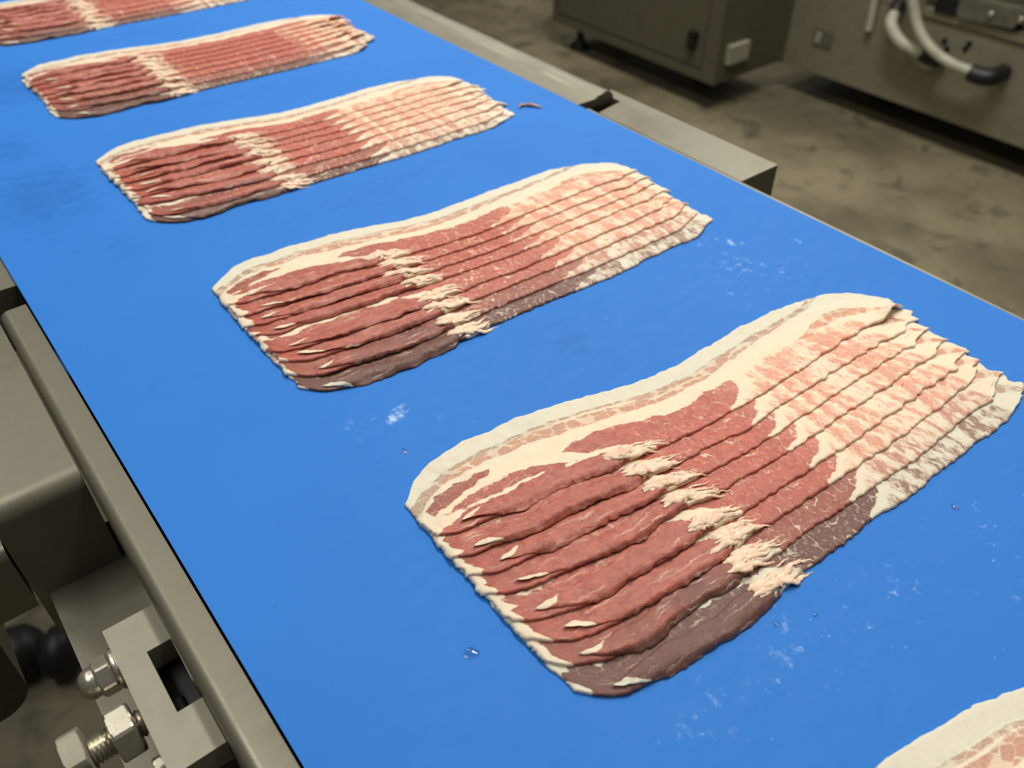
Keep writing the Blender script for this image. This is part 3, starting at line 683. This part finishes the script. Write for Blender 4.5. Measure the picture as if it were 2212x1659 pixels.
        fm_ = np_mesh('muscle_flap', np.concatenate([VT2.reshape(-1, 3), VB2.reshape(-1, 3)]), ff, M_BACON,
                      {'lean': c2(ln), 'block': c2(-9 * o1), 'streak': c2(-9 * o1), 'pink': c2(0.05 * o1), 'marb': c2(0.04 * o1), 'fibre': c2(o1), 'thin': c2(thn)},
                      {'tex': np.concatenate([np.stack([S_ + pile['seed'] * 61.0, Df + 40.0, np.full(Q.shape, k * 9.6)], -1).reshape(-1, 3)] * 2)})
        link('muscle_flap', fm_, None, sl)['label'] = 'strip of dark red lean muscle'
        qg = (GX - 102 - sa_) / (sb2 - sa_); hwg = flap_hw(np.clip(qg, 0, 1)); wg = (GY - ynr - flap_mid(np.clip(qg, 0, 1))) / np.maximum(hwg, 0.1)
        H = np.where((qg > 0) & (qg < 1) & (np.abs(wg) < 1), Hs + 0.1 + tk * np.sqrt(np.clip(1 - wg ** 2, 0, 1)), H)
        # torn fat at the end of the lean flap: flakes and strands lying on the slice
        paths = []; nst = pile['strands']; r2_ = np.random.default_rng(pile['seed'] * 100 + k)
        for j in range(nst):
            flake = j % 3 == 0
            L = r2_.uniform(15, 24) if flake else r2_.uniform(8, 17); s0 = r2_.uniform(74, 84) if flake else r2_.uniform(77, 94)
            dd0 = r2_.uniform(3.5, 9.0); n_ = 26; q = np.linspace(0, 1, n_)
            ang = r2_.uniform(-0.34, -0.08); ss = np.minimum(s0 + q * L, 106.0 - 4 * (1 - q)) + 0.6 * vnoise(q * 4 + j * 9, k * 2.0, 41)
            dd = dd0 + q * L * math.tan(ang) + 0.9 * vnoise(q * 3 + j * 5, k * 3.0, 42)
            dd = np.maximum(dd, -1.8 + 0 * q)
            prof_ = np.minimum(1, (q + 0.02) / 0.3) ** 0.7 * np.minimum(1, (1.03 - q) / 0.75) ** 1.1
            w_ = (r2_.uniform(1.7, 2.7) if flake else r2_.uniform(0.35, 0.95)) * prof_ * (1 + 0.35 * vnoise(q * 7 + j, k * 1.0, 43) + 0.22 * vnoise(q * 15 + j, k * 1.0, 47))
            hh = np.minimum(w_ * 0.55, 0.75)
            xx = ss + 102; yy_ = near_k(xx, k, pile) + dd
            zz = bil(H, xx - gx0, yy_ - gy0); zz = np.convolve(np.pad(zz, 2, mode='edge'), [.1, .2, .4, .2, .1], 'valid') + hh * 0.35 + 0.55 * np.maximum(0, vnoise(q * 3 + j * 3, k * 7.0, 44))
            paths.append((np.stack([xx, yy_, zz], -1), np.maximum(w_, 0.12), np.maximum(hh, 0.1)))
        # pale lump at the right end of the flap and pale tip at its left end
        ra = r2_.uniform(0, 1, 6)
        for (sa, da, sb_, db, w0) in ((75 + 4 * ra[0], 2.5 + 3 * ra[1], 88, 2.0 + 3 * ra[3], 1.1 + 0.5 * ra[2]),):
            n_ = 12; q = np.linspace(0, 1, n_); xx = 102 + sa + (sb_ - sa) * q; yy_ = near_k(xx, k, pile) + da + (db - da) * q + 0.6 * vnoise(q * 3, k * 3.7 + sa, 46)
            w_ = w0 * np.sin(np.pi * np.clip(q * 0.9 + 0.05, 0, 1)) ** 0.6 * (1 + 0.3 * vnoise(q * 5, k * 2.7 + sa, 45))
            zz = bil(H, xx - gx0, yy_ - gy0) + 0.15
            paths.append((np.stack([xx, yy_, zz], -1), np.maximum(w_, .12), np.maximum(w_ * 0.45, .1)))
        if paths:
            for grp in ([[p_] for p_ in paths] if pile['split'] else [paths]):
                V3, F3 = strand_mesh(grp, pile['seed'] + k); V3[:, 1] += pile['y']; V3[:, 2] = np.maximum(V3[:, 2], 0.1)
                nm = 'fat_strand' if pile['split'] else 'torn_fat'
                tf = link(nm, np_mesh(nm, V3 * MM + np.array([0, 0, ZB]), F3, M_TORN), None, sl)
                if not pile['split']: tf['label'] = 'ragged cream shreds of torn fat'; tf['kind'] = 'stuff'

def names(where):
    L = ['grey see-through bottom bacon slice lying on the belt, ' + where]
    for w in ('second', 'third', 'fourth', 'fifth', 'sixth', 'seventh'): L.append('red streaky bacon slice, %s up from belt, %s' % (w, where))
    L.append('topmost bacon slice with creamy fat rim, ' + where)
    return L
PILES = [
    dict(y=0, seed=1, ds=0.85, m=1.0, ps=0, rag=1.0, ruff=0.5, curl=6.0, strands=13, where='largest front pile', split=True),
    dict(y=192, seed=2, ds=1.15, m=1.3, ps=0, rag=0.6, ruff=0.4, curl=0.0, strands=11, where='pile right behind the largest', split=True),
    dict(y=384, seed=3, ds=1.5, m=1.12, ps=0, rag=1.1, ruff=0.8, curl=1.0, strands=8, where='middle pile beside scrap', split=False),
    dict(y=576, seed=4, ds=1.9, m=2.4, ps=2, rag=1.2, ruff=3.0, curl=1.0, strands=7, where='far pile with ruffled end', split=False),
    dict(y=768, seed=5, ds=2.3, m=1.5, ps=2, rag=1.0, ruff=1.0, curl=0.0, strands=7, where='farthest pile at top left', split=False),
    dict(y=-192, seed=6, ds=1.6, m=1.0, ps=0, rag=1.0, ruff=0.4, curl=0.0, strands=4, where='cut-off pile at bottom right', split=False),
]
for P_ in PILES:
    P_['labels'] = names(P_['where'])
    P_['group'] = 'bacon slices shingled in the ' + P_['where']
    build_pile(P_)

# ---- loose scrap beside the middle pile
q = np.linspace(0, 1, 22)
scr = [(np.stack([380 + 14 * q, 475 - 9 * q + 5 * np.sin(q * 3.4), 1.0 + 0.8 * np.sin(q * 7) ** 2], -1), 2.1 * np.sin(np.pi * (0.08 + 0.84 * q)) * (1 - 0.55 * np.exp(-((q - 0.48) / 0.1) ** 2)), 0.9 * np.sin(np.pi * (0.08 + 0.84 * q)))]
V3, F3 = strand_mesh(scr, 5); V3[:, 2] = np.maximum(V3[:, 2], 0.05)
M_SCRAP = plain('brown_meat_scrap', (176, 132, 104), 0.45, 0, 300, 0.3)
tag(link('meat_scrap', np_mesh('meat_scrap', V3 * MM + np.array([0, 0, ZB]), F3, M_SCRAP), None), 'small brown curled meat scrap on the belt beside a pile', 'meat scrap')

# ---- water drops on the belt
drops = [(84, 130, 2.5, 'largest flat water drop, alone left of the largest front pile'), (118, 226, 1.7, 'bright water drop above the left end of the largest front pile'),
         (176, 72, 1.3, 'small water drop just in front of the largest pile, left one'), (190, 66, 1.0, 'tiny water drop in front of the largest pile, right one'),
         (276, 62, 1.6, 'water drop right of the largest front pile near its lower edge'),
         (260, 66, 0.9, 'tiny water drop below the brown lower edge of the largest pile')]
for dx, dy, dr, lb in drops:
    V_, F_ = [], []; n_ = 20
    for i, (rr, zz) in enumerate(((1, 0.02), (0.93, 0.13), (0.75, 0.42), (0.45, 0.78), (0.03, 0.98))):
        for j in range(n_):
            th = 2 * math.pi * j / n_; w_ = 1 + 0.12 * math.sin(2 * th + dx) + 0.06 * math.sin(3 * th + dy)
            V_.append(W(dx + dr * rr * w_ * math.cos(th), dy + dr * rr * w_ * math.sin(th), 0.03 + zz * min(dr, 1.5) * 0.30))
    for i in range(4):
        for j in range(n_): F_.append((i * n_ + j, i * n_ + (j + 1) % n_, (i + 1) * n_ + (j + 1) % n_, (i + 1) * n_ + j))
    me = np_mesh('water_drop', np.array(V_), np.array(F_), M_WATER)
    bm = bmesh.new(); bm.from_mesh(me); bm.verts.ensure_lookup_table()
    bm.faces.new([bm.verts[j] for j in range(n_)][::-1]); bm.faces.new([bm.verts[4 * n_ + j] for j in range(n_)]); bm.to_mesh(me); bm.free()
    tag(link('water_drop', me, None), lb, 'water drop', 'water drops on the blue belt')
